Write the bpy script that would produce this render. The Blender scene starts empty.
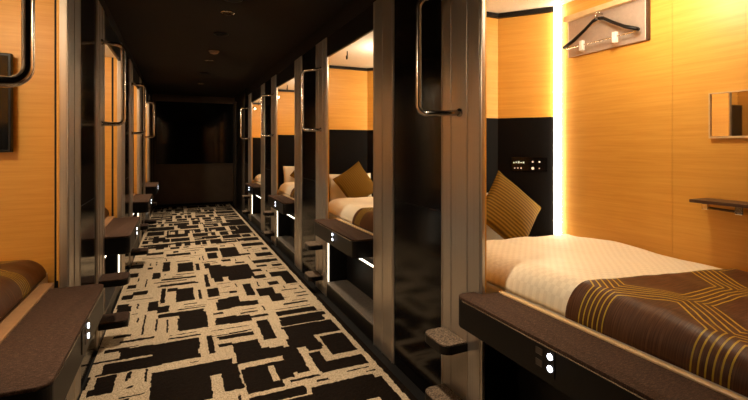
import bpy, bmesh, math, random
import numpy as np
from mathutils import Vector, Matrix, noise as mn

random.seed(7)
scn = bpy.context.scene
COL = scn.collection
PI = math.pi

# ------------------------------------------------------------------ materials
class NT:
    def __init__(s, name):
        s.m = bpy.data.materials.new(name); s.m.use_nodes = True
        s.t = s.m.node_tree; s.t.nodes.clear()
        s.out = s.t.nodes.new('ShaderNodeOutputMaterial')
        s.b = s.t.nodes.new('ShaderNodeBsdfPrincipled')
        s.t.links.new(s.b.outputs[0], s.out.inputs[0])
    def n(s, typ, **kw):
        nd = s.t.nodes.new(typ)
        for k, v in kw.items(): setattr(nd, k, v)
        return nd
    def put(s, sock, v):
        if hasattr(v, 'is_linked') or isinstance(v, bpy.types.NodeSocket): s.t.links.new(v, sock)
        else: sock.default_value = v
    def set(s, name, v):
        if isinstance(v, (tuple, list)) and len(v) == 3: v = (*v, 1)
        s.put(s.b.inputs[name], v)
    def math(s, op, a, b=0.0, c=0.0, clamp=False):
        nd = s.n('ShaderNodeMath', operation=op); nd.use_clamp = clamp
        s.put(nd.inputs[0], a); s.put(nd.inputs[1], b); s.put(nd.inputs[2], c)
        return nd.outputs[0]
    def coord(s, scale=(1, 1, 1), rot=(0, 0, 0), loc=(0, 0, 0)):
        tc = s.n('ShaderNodeTexCoord'); mp = s.n('ShaderNodeMapping')
        mp.inputs['Scale'].default_value = scale; mp.inputs['Rotation'].default_value = rot
        mp.inputs['Location'].default_value = loc
        s.t.links.new(tc.outputs['Object'], mp.inputs[0]); return mp.outputs[0]
    def noise(s, co, scale, detail=3, rough=.55, dist=0):
        nd = s.n('ShaderNodeTexNoise'); s.put(nd.inputs['Vector'], co)
        nd.inputs['Scale'].default_value = scale; nd.inputs['Detail'].default_value = detail
        nd.inputs['Roughness'].default_value = rough; nd.inputs['Distortion'].default_value = dist
        return nd.outputs[0]
    def ramp(s, f, stops):
        nd = s.n('ShaderNodeValToRGB'); s.put(nd.inputs[0], f); e = nd.color_ramp.elements
        while len(e) < len(stops): e.new(.5)
        for k, (p, c) in enumerate(stops): e[k].position = p; e[k].color = (*c, 1)
        return nd.outputs[0]
    def mix(s, f, a, b):
        nd = s.n('ShaderNodeMix', data_type='RGBA'); s.put(nd.inputs[0], f)
        s.put(nd.inputs[6], (*a, 1) if isinstance(a, tuple) else a); s.put(nd.inputs[7], (*b, 1) if isinstance(b, tuple) else b)
        return nd.outputs[2]
    def bump(s, h, strength, dist=.002):
        nd = s.n('ShaderNodeBump'); nd.inputs['Strength'].default_value = strength; nd.inputs['Distance'].default_value = dist
        s.put(nd.inputs['Height'], h); s.t.links.new(nd.outputs[0], s.b.inputs['Normal'])

def plain(name, col, rough=.5, metal=0.0, spec=.5, var=.12, nscale=40):
    t = NT(name); f = t.noise(t.coord(), nscale, 3)
    a = tuple(c*(1-var) for c in col); b = tuple(min(1, c*(1+var)) for c in col)
    t.set('Base Color', t.ramp(f, [(.3, a), (.7, b)])); t.set('Roughness', rough); t.set('Metallic', metal)
    t.set('Specular IOR Level', spec); return t.m

def emit(name, col, k):
    t = NT(name); t.set('Base Color', (.8, .8, .8)); t.set('Emission Color', col); t.set('Emission Strength', k); return t.m

M = {}
def build_materials():
    t = NT('light oak veneer')
    co = t.coord((.9, .9, 26)); f = t.noise(co, 3.0, 5, .6, .25)
    co2 = t.coord((3, 3, 160)); g = t.noise(co2, 3.0, 3, .6)
    h = t.math('ADD', t.math('MULTIPLY', f, .7), t.math('MULTIPLY', g, .3))
    t.set('Base Color', t.ramp(h, [(.30, (.575, .275, .043)), (.5, (.645, .33, .058)), (.72, (.71, .385, .080))]))
    t.set('Roughness', .42); t.set('Specular IOR Level', .35); t.bump(g, .06, .001); M['wood'] = t.m

    t = NT('brushed aluminium')
    g = t.noise(t.coord((60, 60, .35)), 4, 4, .7); r = t.noise(t.coord((30, 30, .6)), 2, 2)
    t.set('Base Color', t.ramp(g, [(.3, (.52, .46, .40)), (.7, (.64, .575, .505))])); t.set('Metallic', .88)
    t.set('Roughness', t.math('MULTIPLY_ADD', r, .12, .27)); t.bump(g, .12, .0006); M['alu'] = t.m
    M['steel'] = plain('polished steel', (.56, .50, .45), .2, 1.0)
    M['chrome'] = plain('bright chrome', (.75, .72, .68), .12, 1.0)
    M['black_gloss'] = plain('black glossy laminate', (.004, .003, .0028), .13, 0, .2, .2, 8)
    M['black_satin'] = plain('black satin laminate', (.006, .0045, .004), .36, 0, .2)
    M['black_matt'] = plain('matt black', (.005, .0045, .0045), .7, 0, .3)
    M['screen_glass'] = plain('dark screen glass', (.004, .004, .005), .08, 0, .5)
    t = NT('black padded headboard'); f = t.noise(t.coord(), 220, 2)
    t.set('Base Color', t.ramp(f, [(.3, (.0022, .0017, .0018)), (.7, (.0045, .0034, .0036))])); t.set('Roughness', .6); t.set('Specular IOR Level', .07); t.bump(f, .2, .001); M['headboard'] = t.m
    M['ceiling'] = plain('dark brown ceiling paint', (.011, .007, .0055), .75, 0, .3)
    M['wall'] = plain('dark umber wall paint', (.032, .022, .016), .6, 0, .3)
    M['endwall'] = plain('umber end panel', (.12, .085, .062), .6, 0, .3, .1, 5)
    M['frame_dark'] = plain('bronze painted frame', (.07, .052, .040), .5, .3, .4)
    M['white'] = plain('white ceiling panel', (.82, .78, .70), .55, 0, .4, .04)
    M['white_plastic'] = plain('white plastic', (.80, .78, .74), .35)
    M['beige_plastic'] = plain('beige plastic', (.30, .22, .16), .5)
    M['kick'] = plain('grey stone ledge', (.17, .14, .115), .5, 0, .4, .35, 120)
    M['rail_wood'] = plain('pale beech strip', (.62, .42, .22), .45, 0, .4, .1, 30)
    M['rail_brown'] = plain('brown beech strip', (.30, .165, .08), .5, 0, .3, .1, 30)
    M['dark_wood'] = plain('dark walnut board', (.060, .026, .014), .35, 0, .5, .3, 30)
    M['board'] = plain('bronze tinted steel sheet', (.50, .40, .34), .4, .5, .5, .06, 60)
    M['mirror'] = plain('silvered mirror', (.86, .84, .82), .02, 1.0, .5, .0)
    t = NT('brown felt pad'); f = t.noise(t.coord(), 260, 4, .7); f2 = t.noise(t.coord((1, 3, 1)), 60, 3)
    h = t.math('ADD', t.math('MULTIPLY', f, .6), t.math('MULTIPLY', f2, .4))
    t.set('Base Color', t.ramp(h, [(.35, (.016, .008, .005)), (.5, (.044, .022, .014)), (.66, (.13, .073, .046))])); t.set('Roughness', .85); t.set('Specular IOR Level', .2); t.bump(f, .5, .002); M['felt'] = t.m
    t = NT('fawn step carpet'); f = t.noise(t.coord(), 130, 4, .7)
    t.set('Base Color', t.ramp(f, [(.38, (.04, .026, .018)), (.5, (.13, .09, .06)), (.66, (.32, .235, .165))])); t.set('Roughness', .9); t.bump(f, .6, .003); M['steppad'] = t.m

    # bedding
    t = NT('cream check duvet cotton'); ck = t.n('ShaderNodeTexChecker'); t.put(ck.inputs[0], t.coord((1, 1, .0001))); ck.inputs['Scale'].default_value = 52
    ck.inputs[1].default_value = (.92, .83, .66, 1); ck.inputs[2].default_value = (.84, .75, .585, 1)
    t.set('Base Color', ck.outputs[0]); t.set('Roughness', .6); t.set('Sheen Weight', .2)
    f = t.noise(t.coord((1, 1, 1)), 14, 3); t.bump(f, .5, .008); M['duvet'] = t.m
    M['linen'] = plain('white bed linen', (.80, .73, .62), .75, 0, .2, .05, 20)
    t = NT('brown runner with gold hexagon lines')
    co = t.coord(); sp = t.n('ShaderNodeSeparateXYZ'); t.put(sp.inputs[0], co)
    S = .38; K = 1.732
    X = t.math('MULTIPLY', sp.outputs[1], 1.0/S); Y = t.math('MULTIPLY', sp.outputs[0], 1.0/(S*1.25))
    def wrap(v, p, off):
        w = t.n('ShaderNodeMath', operation='FLOORED_MODULO'); t.put(w.inputs[0], t.math('ADD', v, off)); w.inputs[1].default_value = p
        return t.math('ABSOLUTE', t.math('SUBTRACT', w.outputs[0], p/2))
    ax, ay = wrap(X, 1.0, 100.0), wrap(Y, K, 100*K); bx, by = wrap(X, 1.0, 100.5), wrap(Y, K, 100*K+K/2)
    def hexd(a, b): return t.math('MAXIMUM', a, t.math('ADD', t.math('MULTIPLY', a, .5), t.math('MULTIPLY', b, K/2)))
    d = t.math('SUBTRACT', .5, t.math('MINIMUM', hexd(ax, ay), hexd(bx, by)))
    q = t.math('MULTIPLY', d, 1/.05)
    fr = t.math('FRACT', q)
    ln = t.math('MULTIPLY', t.math('LESS_THAN', t.math('ABSOLUTE', t.math('SUBTRACT', fr, .5)), .13), t.math('LESS_THAN', q, 3.0))
    st = t.noise(t.coord((14, 260, 1)), 1.0, 3, .6)
    base = t.ramp(st, [(.3, (.052, .019, .008)), (.5, (.085, .034, .014)), (.72, (.14, .060, .025))])
    t.set('Base Color', t.mix(ln, base, (.50, .34, .035))); t.set('Roughness', .45); t.set('Specular IOR Level', .18)
    M['runner'] = t.m
    t = NT('gold striped cushion cloth'); co = t.coord()
    w = t.n('ShaderNodeTexWave', wave_type='BANDS', bands_direction='X'); t.put(w.inputs[0], co); w.inputs['Scale'].default_value = 15; w.inputs['Distortion'].default_value = .6; w.inputs['Detail'].default_value = 1
    f = t.noise(co, 120, 3)
    hh = t.math('MULTIPLY_ADD', f, .35, t.math('MULTIPLY', w.outputs[1], .75))
    t.set('Base Color', t.ramp(hh, [(.2, (.085, .044, .005)), (.55, (.14, .075, .009)), (.9, (.20, .110, .014))])); t.set('Roughness', .7); t.set('Specular IOR Level', .08); t.bump(w.outputs[1], .3, .003); M['cushion'] = t.m

    for nm, a, b in (('carpet_dark', (.004, .0023, .0016), (.014, .0085, .0056)), ('carpet_cream', (.28, .215, .145), (.74, .60, .43))):
        t = NT(nm.replace('_', ' ') + ' pile'); f = t.noise(t.coord(), 120, 3, .8)
        t.set('Base Color', t.ramp(f, [(.34, a), (.62, b)])); t.set('Roughness', .95); t.set('Specular IOR Level', .1); t.bump(f, .8, .004); M[nm] = t.m
    M['led'] = emit('warm white strip light', (1.0, .84, .58), 17)
    M['led_low'] = emit('white berth strip light', (1.0, .88, .66), 4)
    M['lamp'] = emit('warm spot lamp', (1.0, .80, .50), 18)
    M['downlamp'] = emit('downlight lamp', (1.0, .80, .58), 14.0)
    M['indicator'] = emit('white indicator light', (.82, .88, 1.0), 6)
    M['digits'] = emit('teal display digits', (.08, .75, .6), .30)
    M['glyph'] = emit('lit white button symbol', (1.0, .62, .48), .22)
    M['led_ceiling'] = emit('ceiling lamp diffuser', (1.0, .84, .6), 9)
build_materials()

# ------------------------------------------------------------------ mesh helpers
def box(bm, x0, x1, y0, y1, z0, z1, bev=0.0, seg=2):
    vs = [bm.verts.new((x, y, z)) for x in (x0, x1) for y in (y0, y1) for z in (z0, z1)]
    fs = [bm.faces.new([vs[i] for i in q]) for q in ((0, 1, 3, 2), (4, 6, 7, 5), (0, 4, 5, 1), (2, 3, 7, 6), (0, 2, 6, 4), (1, 5, 7, 3))]
    if bev > 0:
        es = list({e for f in fs for e in f.edges})
        bmesh.ops.bevel(bm, geom=es, offset=bev, segments=seg, affect='EDGES', profile=.5)
    return bm

def prism(bm, poly, z0, z1, bev=0.0):
    """extrude a plan polygon (x, y) from z0 to z1"""
    a = [bm.verts.new((x, y, z0)) for x, y in poly]; b = [bm.verts.new((x, y, z1)) for x, y in poly]
    n = len(poly); bot = bm.faces.new(a[::-1]); top = bm.faces.new(b)
    for i in range(n): bm.faces.new((a[i], a[(i+1) % n], b[(i+1) % n], b[i]))
    if bev > 0:
        bmesh.ops.bevel(bm, geom=list(top.edges)+list(bot.edges), offset=bev, segments=2, affect='EDGES', profile=.5)
    return bm

def round_poly(pts, rads, n=6):
    out = []; N = len(pts)
    for i, (p, r) in enumerate(zip(pts, rads)):
        p = Vector(p); a = Vector(pts[i-1]); b = Vector(pts[(i+1) % N])
        if r <= 0: out.append(tuple(p)); continue
        da = (a-p).normalized(); db = (b-p).normalized(); ang = da.angle(db); L = r/math.tan(ang/2)
        s, e = p+da*L, p+db*L; c = p+(da+db).normalized()*(r/math.sin(ang/2))
        a0 = math.atan2(s.y-c.y, s.x-c.x); a1 = math.atan2(e.y-c.y, e.x-c.x); dl = (a1-a0+PI) % (2*PI)-PI
        for k in range(n+1):
            w = a0+dl*k/n; out.append((c.x+r*math.cos(w), c.y+r*math.sin(w)))
    return out

def tube(bm, pts, r, n=12, fillet=0.0, cap=True):
    P = [Vector(p) for p in pts]
    if fillet > 0:
        Q = [P[0]]
        for i in range(1, len(P)-1):
            p = P[i]; da = (P[i-1]-p).normalized(); db = (P[i+1]-p).normalized()
            ang = da.angle(db); L = fillet/math.tan(ang/2); s, e = p+da*L, p+db*L
            c = p+(da+db).normalized()*(fillet/math.sin(ang/2)); vs, ve = s-c, e-c; tot = vs.angle(ve)
            for k in range(7):
                f = k/6; Q.append(c+(vs*math.sin((1-f)*tot)+ve*math.sin(f*tot))/math.sin(tot))
        Q.append(P[-1]); P = Q
    rings = []; up = None
    for i, p in enumerate(P):
        t = (P[min(i+1, len(P)-1)]-P[max(i-1, 0)]).normalized()
        if up is None:
            up = Vector((0, 0, 1)) if abs(t.z) < .9 else Vector((1, 0, 0))
        up = (up-t*up.dot(t)).normalized(); s = t.cross(up)
        rings.append([bm.verts.new(p+(up*math.cos(2*PI*k/n)+s*math.sin(2*PI*k/n))*r) for k in range(n)])
    for a, b in zip(rings, rings[1:]):
        for k in range(n): bm.faces.new((a[k], a[(k+1) % n], b[(k+1) % n], b[k]))
    if cap: bm.faces.new(rings[0][::-1]); bm.faces.new(rings[-1])
    return bm

def lathe(bm, prof, n=24, c=(0, 0, 0)):
    rings = [[bm.verts.new((c[0]+r*math.cos(2*PI*k/n), c[1]+r*math.sin(2*PI*k/n), c[2]+z)) for k in range(n)] for r, z in prof]
    for a, b in zip(rings, rings[1:]):
        for k in range(n): bm.faces.new((a[k], a[(k+1) % n], b[(k+1) % n], b[k]))
    bm.faces.new(rings[0][::-1]); bm.faces.new(rings[-1]); return bm

def disc(bm, c, axis, r, h, n=20):
    """short cylinder along axis from c"""
    a = Vector(axis).normalized(); tube(bm, [Vector(c), Vector(c)+a*h], r, n); return bm

def obj(name, bm, mat, parent=None, smooth=False, label=None):
    bmesh.ops.recalc_face_normals(bm, faces=bm.faces[:])
    me = bpy.data.meshes.new(name); bm.to_mesh(me); bm.free()
    mats = mat if isinstance(mat, list) else [mat]
    for m in mats: me.materials.append(M[m])
    if smooth:
        for p in me.polygons: p.use_smooth = True
    o = bpy.data.objects.new(name, me); COL.objects.link(o)
    if parent: o.parent = parent
    if label: o['label'] = label
    return o
def nb(): return bmesh.new()
def auto_smooth(o, deg=35):
    for p in o.data.polygons: p.use_smooth = True
    for e in o.data.edges: e.use_edge_sharp = False
    bm = bmesh.new(); bm.from_mesh(o.data)
    for e in bm.edges:
        if len(e.link_faces) == 2 and e.calc_face_angle() > math.radians(deg): e.smooth = False
    bm.to_mesh(o.data); bm.free(); return o

def tag(o, label, cat, group=None):
    o['label'] = label; o['category'] = cat
    if group: o['group'] = group
    return o
def struct(name, bm, mat, smooth=False):
    o = obj(name, bm, mat); o['kind'] = 'structure'; return o
def empty(name, loc=(0, 0, 0), rz=0):
    o = bpy.data.objects.new(name, None); COL.objects.link(o); o.location = loc; o.rotation_euler = (0, 0, rz); o.empty_display_size = .2; return o
KIDS = {}
def copy_tree(o, parent=None):
    c = o.copy(); COL.objects.link(c)
    if parent: c.parent = parent
    for ch in [x for x in list(COL.objects) if x.parent == o]: copy_tree(ch, c)
    return c

# ------------------------------------------------------------------ layout
XR, XL = 1.224, -.485            # planes of the cabin fronts, right and left of the aisle
PITCH = 2.2
Y0 = .21                         # foot boundary of the nearest right cabin
YS = 3.05                        # the left cabins are the right ones turned by 180 degrees
CZ = 2.53
YEND = 10.8
A1, O1, B1, D1 = .31, 1.34, 1.665, 2.2   # post / opening / post / panel limits along one cabin
def pod_frame(side, k):
    return ((XR, Y0+PITCH*k, 0), 0.0) if side == 'R' else ((XL, YS-Y0+PITCH*k, 0), PI)
def pod_matrix(side, k):
    l, r = pod_frame(side, k); return Matrix.Translation(l) @ Matrix.Rotation(r, 4, 'Z')

# ------------------------------------------------------------------ the room
bm = nb(); box(bm, -1.7, 2.5, -1.5, YEND+.1, -.06, 0); struct('floor', bm, 'black_matt')
bm = nb(); box(bm, -1.7, 2.5, -1.5, YEND+.1, CZ, CZ+.06); struct('ceiling', bm, 'ceiling')
bm = nb(); box(bm, 2.32, 2.42, -1.5, YEND+.1, 0, CZ); struct('wall_right', bm, 'wall')
bm = nb(); box(bm, -1.69, -1.59, -1.5, YEND+.1, 0, CZ); struct('wall_left', bm, 'wall')
bm = nb(); box(bm, -1.59, 2.32, -1.5, -1.4, 0, CZ); struct('wall_front', bm, 'wall')
bm = nb(); box(bm, -1.59, 2.32, YEND, YEND+.1, 0, CZ); struct('wall_back', bm, 'endwall')
bm = nb(); box(bm, XL, XR+.04, YEND-.02, YEND, 0, .07, .004); struct('baseboard_back', bm, 'black_satin')
# cladding between the last cabins and the end wall
ye = Y0+PITCH*4
bm = nb(); box(bm, XR+.01, XR+.06, ye, YEND, 0, CZ); struct('trim_1', bm, 'black_satin')
bm = nb(); box(bm, XR, XR+.035, ye+.003, ye+.31, 0, 2.345, .004); struct('trim_2', bm, 'frame_dark')
bm = nb(); box(bm, XR-.02, XR+.01, YEND-.42, YEND-.02, 0, 2.40, .004); struct('trim_3', bm, 'frame_dark')
yl = YS-Y0+PITCH*3
bm = nb(); box(bm, XL-.06, XL-.01, yl, YEND, 0, CZ); struct('trim_4', bm, 'black_satin')
bm = nb(); box(bm, XL-.035, XL+.0, yl+.54, yl+.86, 0, 2.345, .004); struct('trim_5', bm, 'frame_dark')
# bulkheads over the cabins
bm = nb(); box(bm, XR+.05, 2.32, -1.4, YEND, 2.35, CZ); struct('trim_6', bm, 'ceiling')
bm = nb(); box(bm, -1.59, XL-.05, -1.4, YEND, 2.35, CZ); struct('trim_7', bm, 'ceiling')

# black glass screen on the end wall
t = empty('wall_screen', (.385, YEND, .971))
bm = nb(); box(bm, -.82, .82, -.035, -.004, 0, 1.406, .004); obj('glass_panel', bm, 'screen_glass', t)
bm = nb()
for a in ((-.85, .85, -.045, 0, 1.407, 1.497), (-.85, -.821, -.045, 0, 0, 1.406), (.821, .85, -.045, 0, 0, 1.406), (-.85, .85, -.045, 0, -.03, -.001)): box(bm, *a)
obj('frame', bm, 'endwall', t)
tag(t, 'large black glass screen filling the upper half of the far end wall', 'screen')

# ------------------------------------------------------------------ carpet
th = math.atan(196.5/434); CT, ST = math.cos(th), math.sin(th)
def floor_pt(px, py):                     # where a point of the photograph lies on the floor
    d = 434*1.35/(py-147.3); l = (px-374)/434*d
    return l*CT+d*ST, d*CT-l*ST
def carpet():
    X0c, X1c, Yc0, Yc1 = -.475, 1.165, -1.35, YEND-.02
    cs = .0125; nx = int((X1c-X0c)/cs); ny = int((Yc1-Yc0)/cs)
    g = np.ones((ny, nx), bool)           # True = cream
    rng = random.Random(11)
    def fill(x0, x1, y0, y1, v):
        i0, i1 = sorted((int((x0-X0c)/cs), int((x1-X0c)/cs))); j0, j1 = sorted((int((y0-Yc0)/cs), int((y1-Yc0)/cs)))
        g[max(j0, 0):max(j1, 0), max(i0, 0):max(i1, 0)] = v
    def split(x0, x1, y0, y1, dep):       # woven blocks where no single shape can be made out
        w, h = x1-x0, y1-y0
        if dep > 0 and (w > .5 or h > .46):
            if w > h*1.1: c = x0+w*rng.uniform(.35, .65); split(x0, c, y0, y1, dep-1); split(c, x1, y0, y1, dep-1)
            else: c = y0+h*rng.uniform(.35, .65); split(x0, x1, y0, c, dep-1); split(x0, x1, c, y1, dep-1)
            return
        m = rng.uniform(.018, .045); fill(x0+m, x1-rng.uniform(.0, .045), y0+m, y1-rng.uniform(.0, .05), False)
        r = rng.random()
        if r < .35: c = y0+h*rng.uniform(.3, .6); fill(x0, x1-w*rng.uniform(.1, .5), c, c+rng.uniform(.035, .06), True)
        elif r < .7: c = x0+w*rng.uniform(.3, .6); fill(c, c+rng.uniform(.04, .07), y0, y1-h*rng.uniform(.1, .5), True)
        if rng.random() < .5: c = x0+w*rng.uniform(.1, .9); fill(c, c+.0126, y0+.02, y1-.04, not g[min(ny-1, int((y0+h/2-Yc0)/cs)), min(nx-1, int((c-X0c)/cs))])
    split(X0c, X1c, Yc0, 2.32, 9)
    split(X0c, X1c, 6.4, Yc1, 12)
    A, B, Cc, D, Ee = (120, 320), (250, 320), (100, 260), (230, 250), (120, 200)
    R = {A: [(140, 470, 448, 250), (525, 365, 590, 218), (640, 378, 735, 225), (165, 187, 402, 90), (0, 207, 165, 138), (288, 212, 403, 168), (0, 255, 214, 207),
             (497, 105, 668, 60), (590, 227, 692, 98), (690, 195, 748, 135), (500, 142, 560, 115), (300, 60, 437, -40), (495, 30, 580, -20), (0, 122, 178, 84), (0, 45, 45, 22),
             (122, 312, 150, 247), (0, 153, 168, 141), (170, 272, 580, 258), (446, 178, 460, 80), (236, 60, 248, 0), (545, 68, 665, 52), (0, 392, 135, 374), (40, 300, 52, 262), (180, 60, 195, 0)],
         B: [(205, 100, 445, 0), (208, 150, 300, 78), (415, 178, 522, 55), (362, 268, 625, 188), (210, 316, 345, 272), (310, 470, 700, 288), (5, 212, 165, 132), (0, 160, 36, 108),
             (0, 370, 88, 228), (95, 352, 165, 300), (150, 303, 192, 208), (355, 262, 348, 158), (297, 160, 318, 80), (0, 392, 300, 372), (300, 342, 655, 322), (385, 212, 600, 196), (212, 270, 228, 130), (245, 270, 255, 180), (75, 105, 88, 0), (330, 142, 352, 110)],
         Cc: [(315, 62, 352, 12), (392, 65, 466, 12), (150, 50, 225, 24), (140, 95, 195, 68), (135, 150, 190, 127), (110, 205, 170, 177), (85, 250, 150, 222), (262, 100, 305, 66), (303, 135, 480, 108), (310, 100, 480, 90),
              (300, 222, 335, 145), (385, 215, 470, 140), (335, 165, 392, 142), (236, 262, 296, 208), (390, 250, 525, 237), (300, 276, 528, 264), (395, 355, 536, 276), (542, 190, 590, 142), (605, 250, 692, 187), (602, 170, 680, 158),
              (570, 280, 615, 263), (580, 330, 682, 288), (690, 318, 748, 275), (655, 107, 732, 55), (575, 115, 605, 62), (530, 45, 602, 26), (675, 45, 740, 22), (590, 396, 740, 364), (212, 378, 226, 280), (338, 368, 350, 300), (486, 55, 494, 20), (530, 140, 540, 75), (498, 200, 508, 150), (700, 235, 748, 205), (228, 140, 238, 100)],
         D: [(0, 155, 78, 75), (125, 68, 255, 42), (135, 35, 222, 10), (215, 85, 277, 67), (140, 88, 182, 75), (110, 112, 152, 96), (120, 146, 172, 124), (285, 172, 335, 110), (210, 137, 312, 101), (197, 180, 237, 156), (155, 235, 212, 187), (216, 260, 252, 217),
             (270, 278, 388, 253), (322, 222, 396, 207), (242, 335, 418, 282), (418, 310, 492, 296), (265, 400, 545, 342), (62, 285, 142, 252), (92, 345, 192, 320), (0, 255, 46, 232), (0, 220, 32, 205), (0, 375, 32, 342), (250, 245, 300, 236), (245, 358, 480, 349), (90, 232, 100, 170), (168, 395, 180, 350), (40, 30, 90, 18)],
         Ee: [(235, 190, 342, 168), (165, 215, 228, 188), (230, 228, 416, 206), (290, 143, 335, 122), (365, 125, 390, 106), (370, 158, 490, 146), (410, 196, 502, 180), (430, 262, 490, 238), (445, 297, 482, 264), (513, 290, 580, 236), (480, 222, 527, 208), (232, 286, 356, 264),
              (135, 282, 222, 262), (110, 300, 222, 288), (213, 362, 250, 318), (295, 362, 362, 316), (455, 396, 532, 330), (555, 396, 640, 322), (425, 346, 450, 318), (615, 236, 722, 210), (600, 206, 692, 188), (560, 192, 600, 172), (685, 286, 748, 262), (612, 278, 650, 266),
              (655, 363, 702, 345), (680, 396, 722, 375), (670, 320, 742, 296), (560, 130, 640, 100), (590, 172, 680, 142), (180, 252, 225, 235), (255, 160, 345, 152), (160, 160, 235, 140), (120, 240, 190, 225), (255, 250, 300, 236), (310, 250, 420, 238)]}
    F = (60, 340); G = (60, 220)
    R[G] = [(75, 328, 213, 302), (92, 303, 290, 287), (55, 372, 118, 345), (95, 275, 165, 262), (110, 250, 150, 238), (120, 195, 150, 180), (205, 196, 228, 180), (320, 245, 390, 232), (330, 190, 352, 170), (455, 205, 560, 196), (385, 310, 500, 292), (150, 160, 185, 148), (205, 140, 290, 132)]
    R[F] = [(140, 190, 470, 120), (150, 345, 212, 255), (238, 338, 385, 235), (150, 85, 300, 60), (350, 480, 470, 395), (300, 85, 470, 70), (440, 285, 470, 225)]
    for (ox, oy), L in R.items():
        sc_ = 6.67 if (ox, oy) == F else (2.078 if (ox, oy) == G else 4.987)
        for u1, v1, u2, v2 in L:
            a = floor_pt(ox+u1/sc_, oy+v1/sc_); b = floor_pt(ox+u2/sc_, oy+v2/sc_)
            x0, x1 = min(a[0], b[0]), max(a[0], b[0]); y0, y1 = min(a[1], b[1]), max(a[1], b[1])
            fill(x0, max(x1, x0+.014), y0, max(y1, y0+.014), False)
    # small dark blocks and slits woven into the larger cream areas
    for _ in range(9000):
        t_ = rng.random()
        if t_ < .30: a, b = rng.uniform(.05, .30), .0126 if rng.random() < .6 else .025
        elif t_ < .50: a, b = .0126, rng.uniform(.06, .26)
        else: a, b = rng.uniform(.05, .22), rng.uniform(.05, .18)
        x, y = rng.uniform(X0c, X1c-a), rng.uniform(2.0, 6.4); m = .034 if min(a, b) < .03 else .048
        i0, i1, j0, j1 = int((x-m-X0c)/cs), int((x+a+m-X0c)/cs)+1, int((y-m-Yc0)/cs), int((y+b+m-Yc0)/cs)+1
        if i0 < 0 or i1 > nx or not g[j0:j1, i0:i1].all(): continue
        fill(x, x+a, y, y+b, False)
    # woven cream line and dark selvedge along the right edge
    fill(1.095, 1.128, Yc0, Yc1, True); fill(1.128, 1.17, Yc0, Yc1, False)
    # mesh
    xs = X0c+np.arange(nx+1)*cs; ys = Yc0+np.arange(ny+1)*cs
    vx, vy = np.meshgrid(xs, ys); r = np.random.default_rng(5)
    inner = np.zeros_like(vx); inner[1:-1, 1:-1] = 1
    def jit():                            # ragged pile edge: one slow and one fast wobble
        c = r.normal(0, 1, ((ny+1)//3+2, (nx+1)//3+2)).repeat(3, 0).repeat(3, 1)[:ny+1, :nx+1]
        return c*.0020+r.normal(0, 1, vx.shape)*.0016
    vx = vx+jit()*inner; vy = vy+jit()*inner
    vz = np.full_like(vx, .010)+r.normal(0, .0006, vx.shape)*inner
    co = np.stack([vx, vy, vz], -1).reshape(-1, 3)
    idx = np.arange((ny+1)*(nx+1)).reshape(ny+1, nx+1)
    q = np.stack([idx[:-1, :-1], idx[:-1, 1:], idx[1:, 1:], idx[1:, :-1]], -1).reshape(-1, 4)
    n0 = len(co)                          # backing: four corners below, so the rug has thickness
    ring = list(idx[0, :])+list(idx[1:, -1])+list(idx[-1, -2::-1])+list(idx[-2:0:-1, 0])
    low = co[ring].copy(); low[:, 2] = .0005
    co = np.concatenate([co, low]); faces = q.tolist(); m = len(ring)
    for i in range(m): faces.append([ring[(i+1) % m], ring[i], n0+i, n0+(i+1) % m])
    me = bpy.data.meshes.new('carpet'); me.from_pydata(co.tolist(), [], faces)
    me.materials.append(M['carpet_dark']); me.materials.append(M['carpet_cream'])
    mi = np.zeros(len(faces), np.int32); mi[:nx*ny] = g.reshape(-1).astype(np.int32)
    me.polygons.foreach_set('material_index', mi); me.update()
    o = bpy.data.objects.new('carpet', me); COL.objects.link(o)
    tag(o, 'dark brown aisle carpet woven with ragged cream blocks and bars', 'carpet')
carpet()

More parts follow.
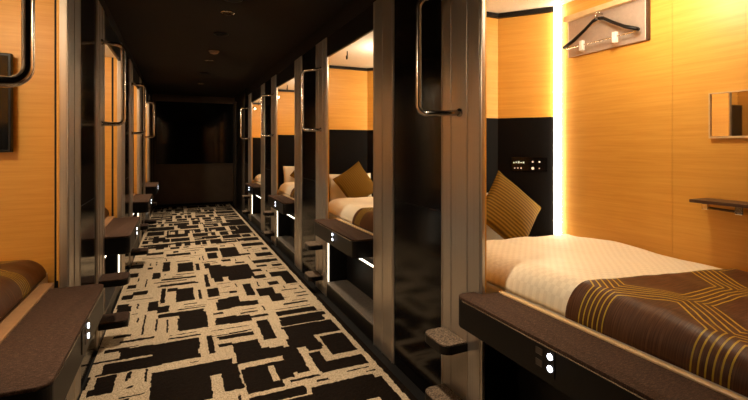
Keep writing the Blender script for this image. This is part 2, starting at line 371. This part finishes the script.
# ------------------------------------------------------------------ one sleeping cabin (local axes: x into the cabin, y along the aisle, z up)
U1 = .976                                 # back wall
VH, VF = 2.10, .03                        # headboard and foot wall
SEAM = .735                               # where the headboard turns into the slanted corner panel
def slant(u): return VH-(u-SEAM)*(.27/.235)
def make_pod(so, po, ho, hv, pd, si, padm):                 # sill, step and handle projections
    P = empty('sleeping_cabin')
    obj('front_post', box(nb(), 0, pd, .004, A1, 0, 2.345, .004), 'alu', P)
    bm = nb(); box(bm, 0, pd, O1, B1, 0, 2.345, .004)
    obj('front_post', bm, 'alu', P)
    # thin raised rib on each post
    for v in (O1+.012, O1+.105, O1+.235, O1+.310): obj('post_rib', box(nb(), -.0035, .003, v, v+.008, .0, 2.34, .0012), 'alu', P)
    for v in (.016, A1-.150, A1-.022): obj('post_rib', box(nb(), -.0035, .003, v, v+.008, .0, 2.34, .0012), 'alu', P)
    bm = nb(); box(bm, .006, pd-.001, B1+.001, D1-.001, 0, 2.345, .003); obj('side_panel', bm, 'black_gloss', P)
    obj('panel_joint', box(nb(), .0045, .0059, B1+.002, D1-.002, 1.02, 1.023), 'black_satin', P)
    obj('header', box(nb(), .006, .028, A1+.001, O1-.001, 2.165, 2.345, .004), 'black_satin', P)
    obj('inner_lining', box(nb(), pd+.001, pd+.009, O1+.004, VH-.002, .706, 2.16), 'wood', P)
    obj('inner_lining', box(nb(), pd+.001, pd+.011, VF+.001, A1-.006, .706, 2.16), 'wood', P)
    obj('lining_joint', box(nb(), .096, .1125, .006, VF+.0005, .60, 2.245), 'black_matt', P)
    # shell
    obj('corner_strip', box(nb(), pd+.012, .0955, .005, VF, .60, 2.245), 'wood', P)
    fw = obj('foot_wall', box(nb(), .113, U1-.001, .005, VF, .60, 2.245), 'wood', P)
    bm = nb(); box(bm, U1, U1+.02, VF+.001, 1.1194, .60, 2.245); obj('back_panel', bm, 'wood', P)
    bm = nb(); box(bm, U1, U1+.02, 1.1206, 1.83, .60, 2.245); obj('back_panel', bm, 'wood', P)
    obj('ceiling_panel', box(nb(), .07, U1+.02, .005, VH+.09, 2.246, 2.275), 'white', P)
    poly = [(.05, VH), (SEAM, VH), (U1-.016, slant(U1-.016)), (U1-.016, slant(U1-.016)+.03), (SEAM+.02, VH+.025), (.05, VH+.025)]
    obj('head_panel', prism(nb(), poly, 1.545, 2.212), 'wood', P)
    hb = obj('headboard', prism(nb(), poly, .60, 1.544), 'headboard', P)
    poly2 = [(.05, VH-.018), (SEAM-.01, VH-.018), (U1-.018, slant(U1-.018)-.025), (U1-.018, slant(U1-.018)+.03), (SEAM+.02, VH+.025), (.05, VH+.025)]
    obj('curtain_track', prism(nb(), poly2, 2.214, 2.242), 'black_satin', P)
    # light strip in the corner gap
    obj('light_strip', box(nb(), U1-.026, U1-.001, 1.790, 1.828, .80, 2.24), 'led', P, label='glowing warm white strip light in the bed corner')
    bm = nb(); lathe(bm, [(.115, -.0005), (.118, -.012), (.105, -.018)], 32, (.52, 1.06, 2.2455)); lf = obj('ceiling_lamp', bm, 'steel', P, True)
    bm = nb(); lathe(bm, [(.100, -.0185), (.098, -.035), (.080, -.055), (.045, -.068), (.01, -.072)], 32, (.52, 1.06, 2.2455)); obj('diffuser', bm, 'led_ceiling', lf, True)
    bm = nb(); disc(bm, (.17, VH-.005, 2.14), (0.3, -1, -.5), .020, .05); sp = obj('reading_spotlight', bm, 'black_satin', P)
    bm = nb(); disc(bm, Vector((.17, VH-.005, 2.14))+Vector((.3, -1, -.5)).normalized()*.0505, (0.3, -1, -.5), .015, .002); obj('lamp', bm, 'lamp', sp)
    # blind latch hanging inside the opening
    bm = nb(); tube(bm, [(.085, 1.03, 2.165), (.085, 1.03, 2.10), (.085, 1.05, 2.10), (.085, 1.05, 2.13)], .005, 8, .006); obj('blind_hook', bm, 'black_satin', P, True)
    # control panel on the slanted corner
    c = Vector(((SEAM+U1-.016)/2+.018, 0, 1.232)); c.y = slant(c.x); e = Vector((.235, -.27, 0)).normalized(); nrm = Vector((-e.y, e.x, 0)); nrm = -nrm if nrm.y > 0 else nrm
    def onpanel(bm, a, b, z0, z1, h0, h1):
        vs = [bm.verts.new(c+e*x+nrm*h+Vector((0, 0, z-c.z))) for x in (a, b) for h in (h0, h1) for z in (z0, z1)]
        for q in ((0, 1, 3, 2), (4, 6, 7, 5), (0, 4, 5, 1), (2, 3, 7, 6), (0, 2, 6, 4), (1, 5, 7, 3)): bm.faces.new([vs[i] for i in q])
    bm = nb(); onpanel(bm, -.110, .110, 1.195, 1.285, .001, .008); cp = obj('control_panel', bm, 'black_gloss', hb)
    bm = nb()
    for k in range(5): onpanel(bm, -.100+k*.015, -.090+k*.015, 1.245+(k % 2)*.002, 1.253+(k*7 % 3)*.003, .0085, .0095)
    obj('display', bm, 'digits', hb)
    for a, zz, r in ((.022, 1.256, .006), (.062, 1.256, .006), (.022, 1.214, .009), (.062, 1.214, .004), (-.09, 1.214, .0045), (-.07, 1.214, .0045), (-.05, 1.214, .0045)):
        bm = nb(); disc(bm, c+e*a+Vector((0, 0, zz-c.z))+nrm*.0085, nrm, r, .003, 12); obj('button', bm, 'glyph', hb)
    # coat rail board, mirror and flap shelf on the back wall
    b_ = obj('coat_board', box(nb(), U1-.016, U1-.001, 1.24, 1.725, 1.90, 2.148, .002), 'board', P)
    obj('board_edge', box(nb(), U1-.0165, U1-.001, 1.225, 1.2395, 1.90, 2.148), 'dark_wood', b_)
    obj('rail', box(nb(), U1-.050, U1-.0165, 1.245, 1.735, 2.116, 2.146, .002), 'rail_wood', b_)
    bm = nb(); tube(bm, [(U1-.0165, 1.487, 2.1015), (U1-.066, 1.487, 2.1015)], .0035, 8); obj('peg', bm, 'chrome', b_, True)
    mr = obj('wall_mirror', box(nb(), U1-.007, U1-.001, .56, .946, 1.40, 1.588), 'mirror', P)
    bm = nb()
    for a in ((.553, .953, 1.390, 1.399), (.553, .953, 1.589, 1.594), (.553, .559, 1.399, 1.589), (.947, .953, 1.399, 1.589)): box(bm, U1-.014, U1-.001, *a)
    obj('mirror_frame', bm, 'rail_wood', mr)
    sh = obj('flap_shelf', box(nb(), U1-.130, U1-.002, .42, .97, 1.106, 1.120, .003), 'dark_wood', P)
    bm = nb()
    box(bm, U1-.118, U1-.100, .90, .925, 1.080, 1.1055, .002); box(bm, U1-.06, U1-.002, .80, .83, 1.066, 1.1055, .003)
    tube(bm, [(U1-.109, .912, 1.088), (U1-.03, .815, 1.074)], .006, 8)
    obj('hinge', bm, 'chrome', sh)
    # bed platform, sill, lower berth
    obj('bed_platform', box(nb(), .088, U1-.002, VF+.001, VH-.001, .52, .60), 'dark_wood', P)
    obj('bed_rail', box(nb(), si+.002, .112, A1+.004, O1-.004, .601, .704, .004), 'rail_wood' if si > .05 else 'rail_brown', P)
    s0, s1 = .41, O1+.05
    pl = round_poly([(si, s0), (si, O1-.003), (-.005, O1-.003), (-.005, s1), (-so, s1), (-so, s0)], [0, 0, 0, 0, .035, .035])
    bm = nb(); prism(bm, pl, .568, .688, .004); sl = obj('sill', bm, 'black_satin', P)
    bm = nb(); prism(bm, pl, .6885, .70, .004); auto_smooth(obj('sill_pad', bm, 'felt', sl))
    obj('sill_edge', box(nb(), -so-.0012, -so+.001, s0+.05, s1-.05, .684, .6885), 'steel', sl)
    bz = obj('button_plate', box(nb(), -so-.003, -so-.0001, .835, .965, .595, .683), 'black_satin', sl)
    for zz in (.66, .621):
        bm = nb(); disc(bm, (-so-.003, .852, zz), (-1, 0, 0), .0105, .003, 20); obj('indicator_light', bm, 'indicator', sl)
        bm = nb(); box(bm, -so-.0045, -so-.0031, .885, .915, zz-.011, zz+.011, .002); obj('push_button', bm, 'frame_dark', sl)
    obj('berth_screen', box(nb(), .20, .212, .02, 2.18, .131, .519), 'black_satin', P)
    bm = nb(); box(bm, .002, .199, A1+.001, O1-.001, .118, .13, .002); obj('kick_ledge', bm, 'kick', P)
    obj('kick_board', box(nb(), .006, .03, A1+.001, O1-.001, 0, .1175), 'black_satin', P)
    bm = nb(); box(bm, .036, .199, O1+.004, O1+.02, .1305, .519); obj('berth_jamb', bm, 'black_satin', P)
    bm = nb(); box(bm, .036, .199, A1-.02, A1-.004, .1305, .519); obj('berth_jamb', bm, 'black_satin', P)
    for v0 in (O1-.011, A1+.002): obj('berth_light', box(nb(), .017, .023, v0+.002, v0+.008, .135, .55), 'led_low', P)
    obj('berth_light_bar', box(nb(), .012, .020, A1+.012, O1-.03, .516, .527), 'led_low', P)
    # two steps
    for zt in (.45, .165):
        pl = round_poly([(-.001, 1.44), (-.001, 1.635), (-po, 1.635), (-po, 1.44)], [0, 0, .04, .04])
        bm = nb(); prism(bm, pl, zt-.045, zt-.007, .003); st = obj('step', bm, 'black_satin', P)
        pin = round_poly([(-.003, 1.443), (-.003, 1.632), (-po+.002, 1.632), (-po+.002, 1.443)], [0, 0, .038, .038])
        bm = nb(); prism(bm, pin, zt-.0068, zt, .002); auto_smooth(obj('step_pad', bm, padm, st))
    # grab handle
    bm = nb(); tube(bm, [(.0, 1.50, 1.515), (-ho, hv, 1.515), (-ho, hv, 2.085), (.0, 1.50, 2.085)], .0145, 14, .045)
    for zz in (1.515, 2.085): disc(bm, (-.008, 1.50, zz), (1, 0, 0), .02, .008, 16)
    obj('grab_handle', bm, 'steel', P, True)
    return P

PODS = {}
right_words = ['nearest cabin on the right, wide open with cream bed and lit wooden wall', 'second cabin from the front on the right, striped cushion on its bed',
               'third cabin from the front on the right, between second cabin and far end', 'farthest cabin on the right, beside the dark end wall']
left_words = ['nearest cabin on the left, brown quilted bed beside dark padded sill', 'second cabin from the front on the left, wooden interior behind tall steel handle',
              'third cabin from the front on the left, narrow strip of lit wood', 'farthest cabin on the left, beside the dark end wall']
protoR, protoL = make_pod(.104, .13, .134, B1-.005, .02, .086, 'steppad'), make_pod(.167, .175, .131, 1.44, .035, .05, 'felt')  # darker felt on left step pads paints in their dark look at grazing angle
for side, proto, words in (('R', protoR, right_words), ('L', protoL, left_words)):
    made = []
    for k in range(4): made.append(proto if k == 0 else copy_tree(proto))
    for k, p in enumerate(made):
        loc, rz = pod_frame(side, k); p.location = loc; p.rotation_euler = (0, 0, rz); PODS[side, k] = p
        tag(p, words[k], 'sleeping cabin', 'sleeping cabins in two facing rows along the aisle')
# the berths below the two nearest cabins are dark
for p in (PODS['R', 0],):
    for ch in [c for c in list(COL.objects) if c.parent == p and c.name.split('.')[0] in ('berth_light', 'berth_light_bar')]:
        bpy.data.objects.remove(ch)

# ------------------------------------------------------------------ bedding
def place(o, side, k, c, rot=None):
    o.matrix_world = pod_matrix(side, k) @ Matrix.Translation(c) @ (rot if rot else Matrix())
def arc(d, r):
    d = max(0.0, min(1.0, d/r)); return math.sqrt(max(0, 1-(1-d)**2))
DU0, DU1, DV0, DV1, DZB = .122, U1-.010, .055, 1.775, .706
def duvet_h(v): return (.074+.052*max(0, min(1, (v-.1)/.9)))
def sheet_section(v, off=0.0, ends=True):
    """cross-section across the bed at position v: list of (u, z)"""
    h = duvet_h(v)
    k = min(arc(v-DV0+.0, .04), arc(DV1-v, .08)) if ends else 1
    hh = h*max(k, .02)+off
    inset = (1-arc(v-DV0+.004, .16))*.15 if ends else 0
    u0, u1 = DU0-off+inset, DU1+off*.5
    r, rb = .105, .05; out = []
    for i in range(11):
        a = i/10*PI/2; out.append((u0+r*(1-math.cos(a)), DZB+hh*math.sin(a)))
    for i in range(1, 36):
        out.append((u0+r+(u1-rb-u0-r)*i/36, DZB+hh))
    for i in range(9):
        a = i/8*PI/2; out.append((u1-rb+rb*math.sin(a), DZB+hh*(.35+.65*math.cos(a))))
    return out
def puff(u, v, seed):
    q = Vector((u*5.0, v*4.0, seed)); w = mn.noise(q)*.009+mn.noise(q*2.7)*.0045
    w += .007*math.sin(9*v+5*u+seed)*math.exp(-((v-1.45)/.35)**2)
    return w
def make_duvet(seed):
    bm = nb(); rows = []; vs = [DV0+(DV1-DV0)*t for t in ([0, .003, .008, .016, .028, .042]+[.06+.88*i/60 for i in range(61)]+[.955, .968, .98, .99, .996, 1])]
    for v in vs:
        s = sheet_section(v); row = []
        for (u, z) in s:
            f = max(0, min(1, (z-DZB)/.07)); z2 = z+puff(u, v, seed)*f; row.append(bm.verts.new((u-.5, v-.9, z2-DZB)))
        rows.append(row)
    for a, b in zip(rows, rows[1:]):
        for i in range(len(a)-1): bm.faces.new((a[i], a[i+1], b[i+1], b[i]))
    low = []
    for row in rows: low.append((row[0], row[-1]))
    bot = [bm.verts.new((r[0].co.x+.004, r[0].co.y, 0)) for r in rows]; bot2 = [bm.verts.new((r[-1].co.x, r[-1].co.y, 0)) for r in rows]
    for i in range(len(rows)-1):
        bm.faces.new((rows[i][0], rows[i+1][0], bot[i+1], bot[i])); bm.faces.new((rows[i][-1], bot2[i], bot2[i+1], rows[i+1][-1])); bm.faces.new((bot[i], bot[i+1], bot2[i+1], bot2[i]))
    for j in (0, -1): bm.faces.new(rows[j]+[bot2[j], bot[j]])
    return obj('duvet', bm, 'duvet', None, True)
NS = len(sheet_section(.5))
def make_runner(seed):
    bm = nb(); A, Bv = .172, .905; rows = []; off = .011
    vs = [i/64 for i in range(65)]
    skew = lambda u: .985-.150*(u-.12)/.85
    for j, f_ in enumerate(vs):
        row = []
        for i in range(NS):
            v = A+.4*f_; u, z = sheet_section(v, off)[i]
            v = A+(skew(u)-A)*f_; u, z = sheet_section(v, off)[i]
            e = min(v-A, skew(u)-v); lift = .004*arc(e+.001, .03)
            f = max(0, min(1, (z-DZB)/.07)); z2 = z+puff(u, v, seed)*f
            if i > 12: z2 += lift*.6
            row.append((u, v, max(z2, DZB+.001)))
        rows.append(row)
    # the outer skin and an inner skin, closed all round
    top = [[bm.verts.new((u-.5, v-.5, z-DZB)) for u, v, z in r] for r in rows]
    inn = []
    for r in rows:
        rr = []
        for i, (u, v, z) in enumerate(r):
            p0 = Vector((r[max(i-1, 0)][0], r[max(i-1, 0)][2])); p1 = Vector((r[min(i+1, len(r)-1)][0], r[min(i+1, len(r)-1)][2]))
            t = (p1-p0).normalized(); nn = Vector((-t.y, t.x)); q = Vector((u, z))-nn*.005
            rr.append(bm.verts.new((q.x-.5, v-.5, max(q.y, DZB+.0005)-DZB)))
        inn.append(rr)
    for a, b in zip(top, top[1:]):
        for i in range(len(a)-1): bm.faces.new((a[i], a[i+1], b[i+1], b[i]))
    for a, b in zip(inn, inn[1:]):
        for i in range(len(a)-1): bm.faces.new((a[i], b[i], b[i+1], a[i+1]))
    for j in (0, -1):
        for i in range(len(top[0])-1): bm.faces.new((top[j][i], top[j][i+1], inn[j][i+1], inn[j][i]))
    for i in range(len(top)-1):
        for e in (0, -1): bm.faces.new((top[i][e], top[i+1][e], inn[i+1][e], inn[i][e]))
    return obj('bed_runner', bm, 'runner', None, True)
def make_mattress():
    bm = nb(); prism(bm, round_poly([(.128-.5, VF+.015-1), (U1-.012-.5, VF+.015-1), (U1-.012-.5, .76), (SEAM-.5, VH-.03-1), (.128-.5, VH-.03-1)], [.05, .05, 0, 0, .05]), 0, .098, .02)
    return obj('mattress', bm, 'linen', None, True)
def make_pad(name, sx, sy, T, mat, n=28, pinch=.06):
    bm = nb(); grid = {}
    for s in (1, -1):
        for i in range(n+1):
            for j in range(n+1):
                x, y = -1+2*i/n, -1+2*j/n
                edge = i in (0, n) or j in (0, n)
                if s < 0 and edge: grid[s, i, j] = grid[1, i, j]; continue
                h = T*(max(0, (1-x*x)*(1-y*y)))**.45+.002
                if edge: h = 0
                px = x*(1-pinch*(1-y*y)*abs(x)); py = y*(1-pinch*(1-x*x)*abs(y))
                h += 0 if edge else .004*mn.noise(Vector((x*2.5, y*2.5, s*3+sx*9)))
                grid[s, i, j] = bm.verts.new((px*sx/2, py*sy/2, s*h))
    for s in (1, -1):
        for i in range(n):
            for j in range(n): bm.faces.new((grid[s, i, j], grid[s, i+1, j], grid[s, i+1, j+1], grid[s, i, j+1]))
    return obj(name, bm, mat, None, True)
def make_hanger():
    H = empty('clothes_hanger')
    bm = nb()
    for s in (1, -1):                     # broad shoulders that taper into the neck
        pts = [(0, s*.004, .082), (0, s*.035, .074), (0, s*.085, .040), (0, s*.16, -.004), (0, s*.232, -.034)]
        wd = [.006, .007, .009, .014, .017]; rings = []
        for (x, y, z), w in zip(pts, wd): rings.append([bm.verts.new((x+w*math.cos(a), y, z+.0105*math.sin(a))) for a in [2*PI*q/10 for q in range(10)]])
        for a, b in zip(rings, rings[1:]):
            for q in range(10): bm.faces.new((a[q], a[(q+1) % 10], b[(q+1) % 10], b[q]))
        bm.faces.new(rings[0]); bm.faces.new(rings[-1])
    obj('shoulder', bm, 'black_satin', H, True)
    bm = nb(); tube(bm, [(0, 0, .078), (0, 0, .0865)]+[(0, .016*math.cos(a), .1025+.016*math.sin(a)) for a in [-PI/2+PI*q/10*1.35 for q in range(11)]], .0022, 8); obj('hook', bm, 'chrome', H, True)
    bm = nb(); tube(bm, [(0, -.216, -.028), (0, -.216, -.044), (0, .216, -.044), (0, .216, -.028)], .005, 8, .006); obj('trouser_bar', bm, 'chrome', H, True)
    for s in (-1, 1):
        bm = nb(); box(bm, -.012, .010, s*.105-.012, s*.105+.012, -.078, -.020, .003); obj('clip', bm, 'white_plastic', H)
    return H
def make_tv():
    T_ = empty('television')
    obj('cabinet', box(nb(), -.335, .335, .022, .055, -.25, .25, .004), 'black_satin', T_)
    obj('screen', box(nb(), -.322, .322, .0552, .0575, -.237, .237), 'screen_glass', T_)
    obj('wall_bracket', box(nb(), -.12, .12, .0005, .0215, -.1, .1), 'black_matt', T_)
    return T_

d0, r0, m0, c0, p0 = make_duvet(3.1), make_runner(3.1), make_mattress(), make_pad('cushion', .38, .38, .054, 'cushion'), make_pad('pillow', .50, .36, .066, 'linen', 24, .04)
where = {('R', 0): 'nearest right bed', ('R', 1): 'second right bed', ('R', 2): 'third right bed', ('R', 3): 'farthest right bed',
         ('L', 0): 'nearest left bed', ('L', 1): 'second left bed', ('L', 2): 'third left bed', ('L', 3): 'farthest left bed'}
def inst(src, used=set()):
    if src.name in used: c = src.copy(); COL.objects.link(c); return c
    used.add(src.name); return src
pods_order = [('R', 0), ('R', 1), ('R', 2), ('R', 3), ('L', 0), ('L', 1), ('L', 2), ('L', 3)]
for key in pods_order:
    w = where[key]
    o = inst(m0); place(o, *key, (.5, 1.0, .602)); tag(o, 'white sheeted mattress under the duvet of the ' + w, 'mattress', 'mattresses in the cabins')
    o = inst(d0); place(o, *key, (.5, .9, DZB)); tag(o, 'puffy cream checked duvet spread over the ' + w, 'duvet', 'cream duvets')
    if key in (('R', 0), ('R', 1), ('L', 0), ('L', 1), ('R', 2)):
        o = inst(r0); place(o, *key, (.5, .5, DZB)); tag(o, 'brown bed runner with gold lines across the foot of the ' + w, 'bed runner', 'gold lined runners')
    if key in (('R', 0), ('R', 1), ('R', 2)):
        rz = {0: 47, 1: 31, 2: 52}[key[1]]; cu = {0: .640, 1: .51, 2: .58}[key[1]]
        o = inst(c0); place(o, *key, (cu, 1.882, .955), Matrix.Rotation(math.radians(70), 4, 'X') @ Matrix.Rotation(math.radians(rz), 4, 'Z'))
        tag(o, 'gold striped cushion standing on its corner at the head of the ' + w, 'cushion', 'gold striped cushions')
        o = inst(p0); place(o, *key, (.50, 2.012, .885), Matrix.Rotation(math.radians(80), 4, 'X'))
        tag(o, 'white pillow against the black headboard behind the cushion of ' + w, 'pillow', 'white pillows')
h = make_hanger(); h.matrix_world = pod_matrix('R', 0) @ Matrix.Translation((U1-.055, 1.487, 1.990))
tag(h, 'dark hanger with chrome bar and white clips on the bronze coat board', 'hanger')
tv = make_tv(); place(tv, 'L', 0, (.615, VF+.001, 1.575)); tag(tv, 'black television on the wooden wall of the nearest left cabin', 'television')

# ------------------------------------------------------------------ ceiling fittings
def downlight(x, y, label):
    D = empty('ceiling_downlight', (x, y, CZ))
    bm = nb(); lathe(bm, [(.040, -.001), (.062, -.001), (.062, -.006), (.055, -.010), (.046, -.008), (.040, -.006)], 28); obj('trim_ring', bm, 'steel', D, True)
    bm = nb()
    for k in range(-2, 3): box(bm, -.040, .040, k*.015-.0015, k*.015+.0015, -.012, -.0065)
    obj('louvre', bm, 'steel', D)
    bm = nb(); disc(bm, (0, 0, -.0005), (0, 0, -1), .0385, .003); obj('lamp', bm, 'downlamp', D)
    tag(D, label, 'ceiling light', 'downlights along the aisle ceiling'); return D
dl = [(.40, 1.66, None), (.40, 3.99, 'nearest lit downlight in the dark aisle ceiling'), (.395, 6.30, 'second lit downlight, just beyond the smoke detector'), (.395, 8.65, 'farthest lit downlight, near the end wall screen')]
for x, y, lab in dl:
    if lab: downlight(x, y, lab)
    L = bpy.data.lights.new('aisle spot', 'SPOT'); L.energy = 175; L.color = (1, .78, .53); L.spot_size = math.radians(80); L.spot_blend = 1.0; L.shadow_soft_size = .04
    o = bpy.data.objects.new('aisle_spot_lamp', L); COL.objects.link(o); o.location = (x, y, CZ-.03)
S_ = empty('smoke_detector', (.407, 5.65, CZ))
bm = nb(); lathe(bm, [(.055, -.0005), (.055, -.012), (.045, -.030), (.02, -.038)], 28); obj('dome', bm, 'beige_plastic', S_, True)
bm = nb(); lathe(bm, [(.062, -.0003), (.062, -.008), (.056, -.008)], 28); obj('base', bm, 'beige_plastic', S_, True)
tag(S_, 'small round pale smoke detector between two aisle downlights', 'smoke detector')
for x, y, lab in ((.40, 3.60, 'black round ceiling speaker nearest the viewer, before the first downlight'), (.413, 4.77, 'black round ceiling speaker between first downlight and smoke detector'), (.39, 7.39, 'black round ceiling speaker between second and farthest downlight')):
    V_ = empty('ceiling_speaker', (x, y, CZ))
    bm = nb(); lathe(bm, [(.050, -.0005), (.075, -.0005), (.075, -.007), (.066, -.010), (.050, -.008)], 28); obj('rim', bm, 'black_satin', V_, True)
    bm = nb(); disc(bm, (0, 0, -.0008), (0, 0, -1), .049, .005); obj('grille', bm, 'black_matt', V_)
    tag(V_, lab, 'speaker', 'black ceiling speakers along the aisle')

# ------------------------------------------------------------------ lamps inside the cabins
def lamp(kind, name, side, k, c, energy, size=None, size_y=None, rot=None, col=(1, .84, .59)):
    L = bpy.data.lights.new(name, kind); L.energy = energy; L.color = col
    if kind == 'POINT': L.shadow_soft_size = size
    if kind == 'AREA': L.shape = 'RECTANGLE'; L.size = size; L.size_y = size_y
    o = bpy.data.objects.new(name, L); COL.objects.link(o)
    o.matrix_world = pod_matrix(side, k) @ Matrix.Translation(c) @ (rot if rot else Matrix()); return o
for key in pods_order:
    lamp('POINT', 'cabin_ceiling_lamp', *key, (.52, 1.06, 2.11), 13 if key[0] == 'R' and key[1] > 0 else 18, .06)

# ------------------------------------------------------------------ world, camera, view
w = bpy.data.worlds.new('dim room'); scn.world = w; w.use_nodes = True
w.node_tree.nodes['Background'].inputs[0].default_value = (1, .75, .5, 1); w.node_tree.nodes['Background'].inputs[1].default_value = .002
cam = bpy.data.cameras.new('camera'); co = bpy.data.objects.new('camera', cam); COL.objects.link(co)
cam.sensor_fit = 'HORIZONTAL'; cam.sensor_width = 36; cam.lens = 434/748*36; cam.shift_y = -(200-147.3)/748; cam.clip_start = .02
co.location = (0, 0, 1.35); co.rotation_euler = (PI/2, 0, -th)
scn.camera = co
scn.view_settings.view_transform = 'Standard'; scn.view_settings.look = 'None'; scn.view_settings.gamma = 1; scn.view_settings.use_curve_mapping = False
scn.view_settings.exposure = 0.15
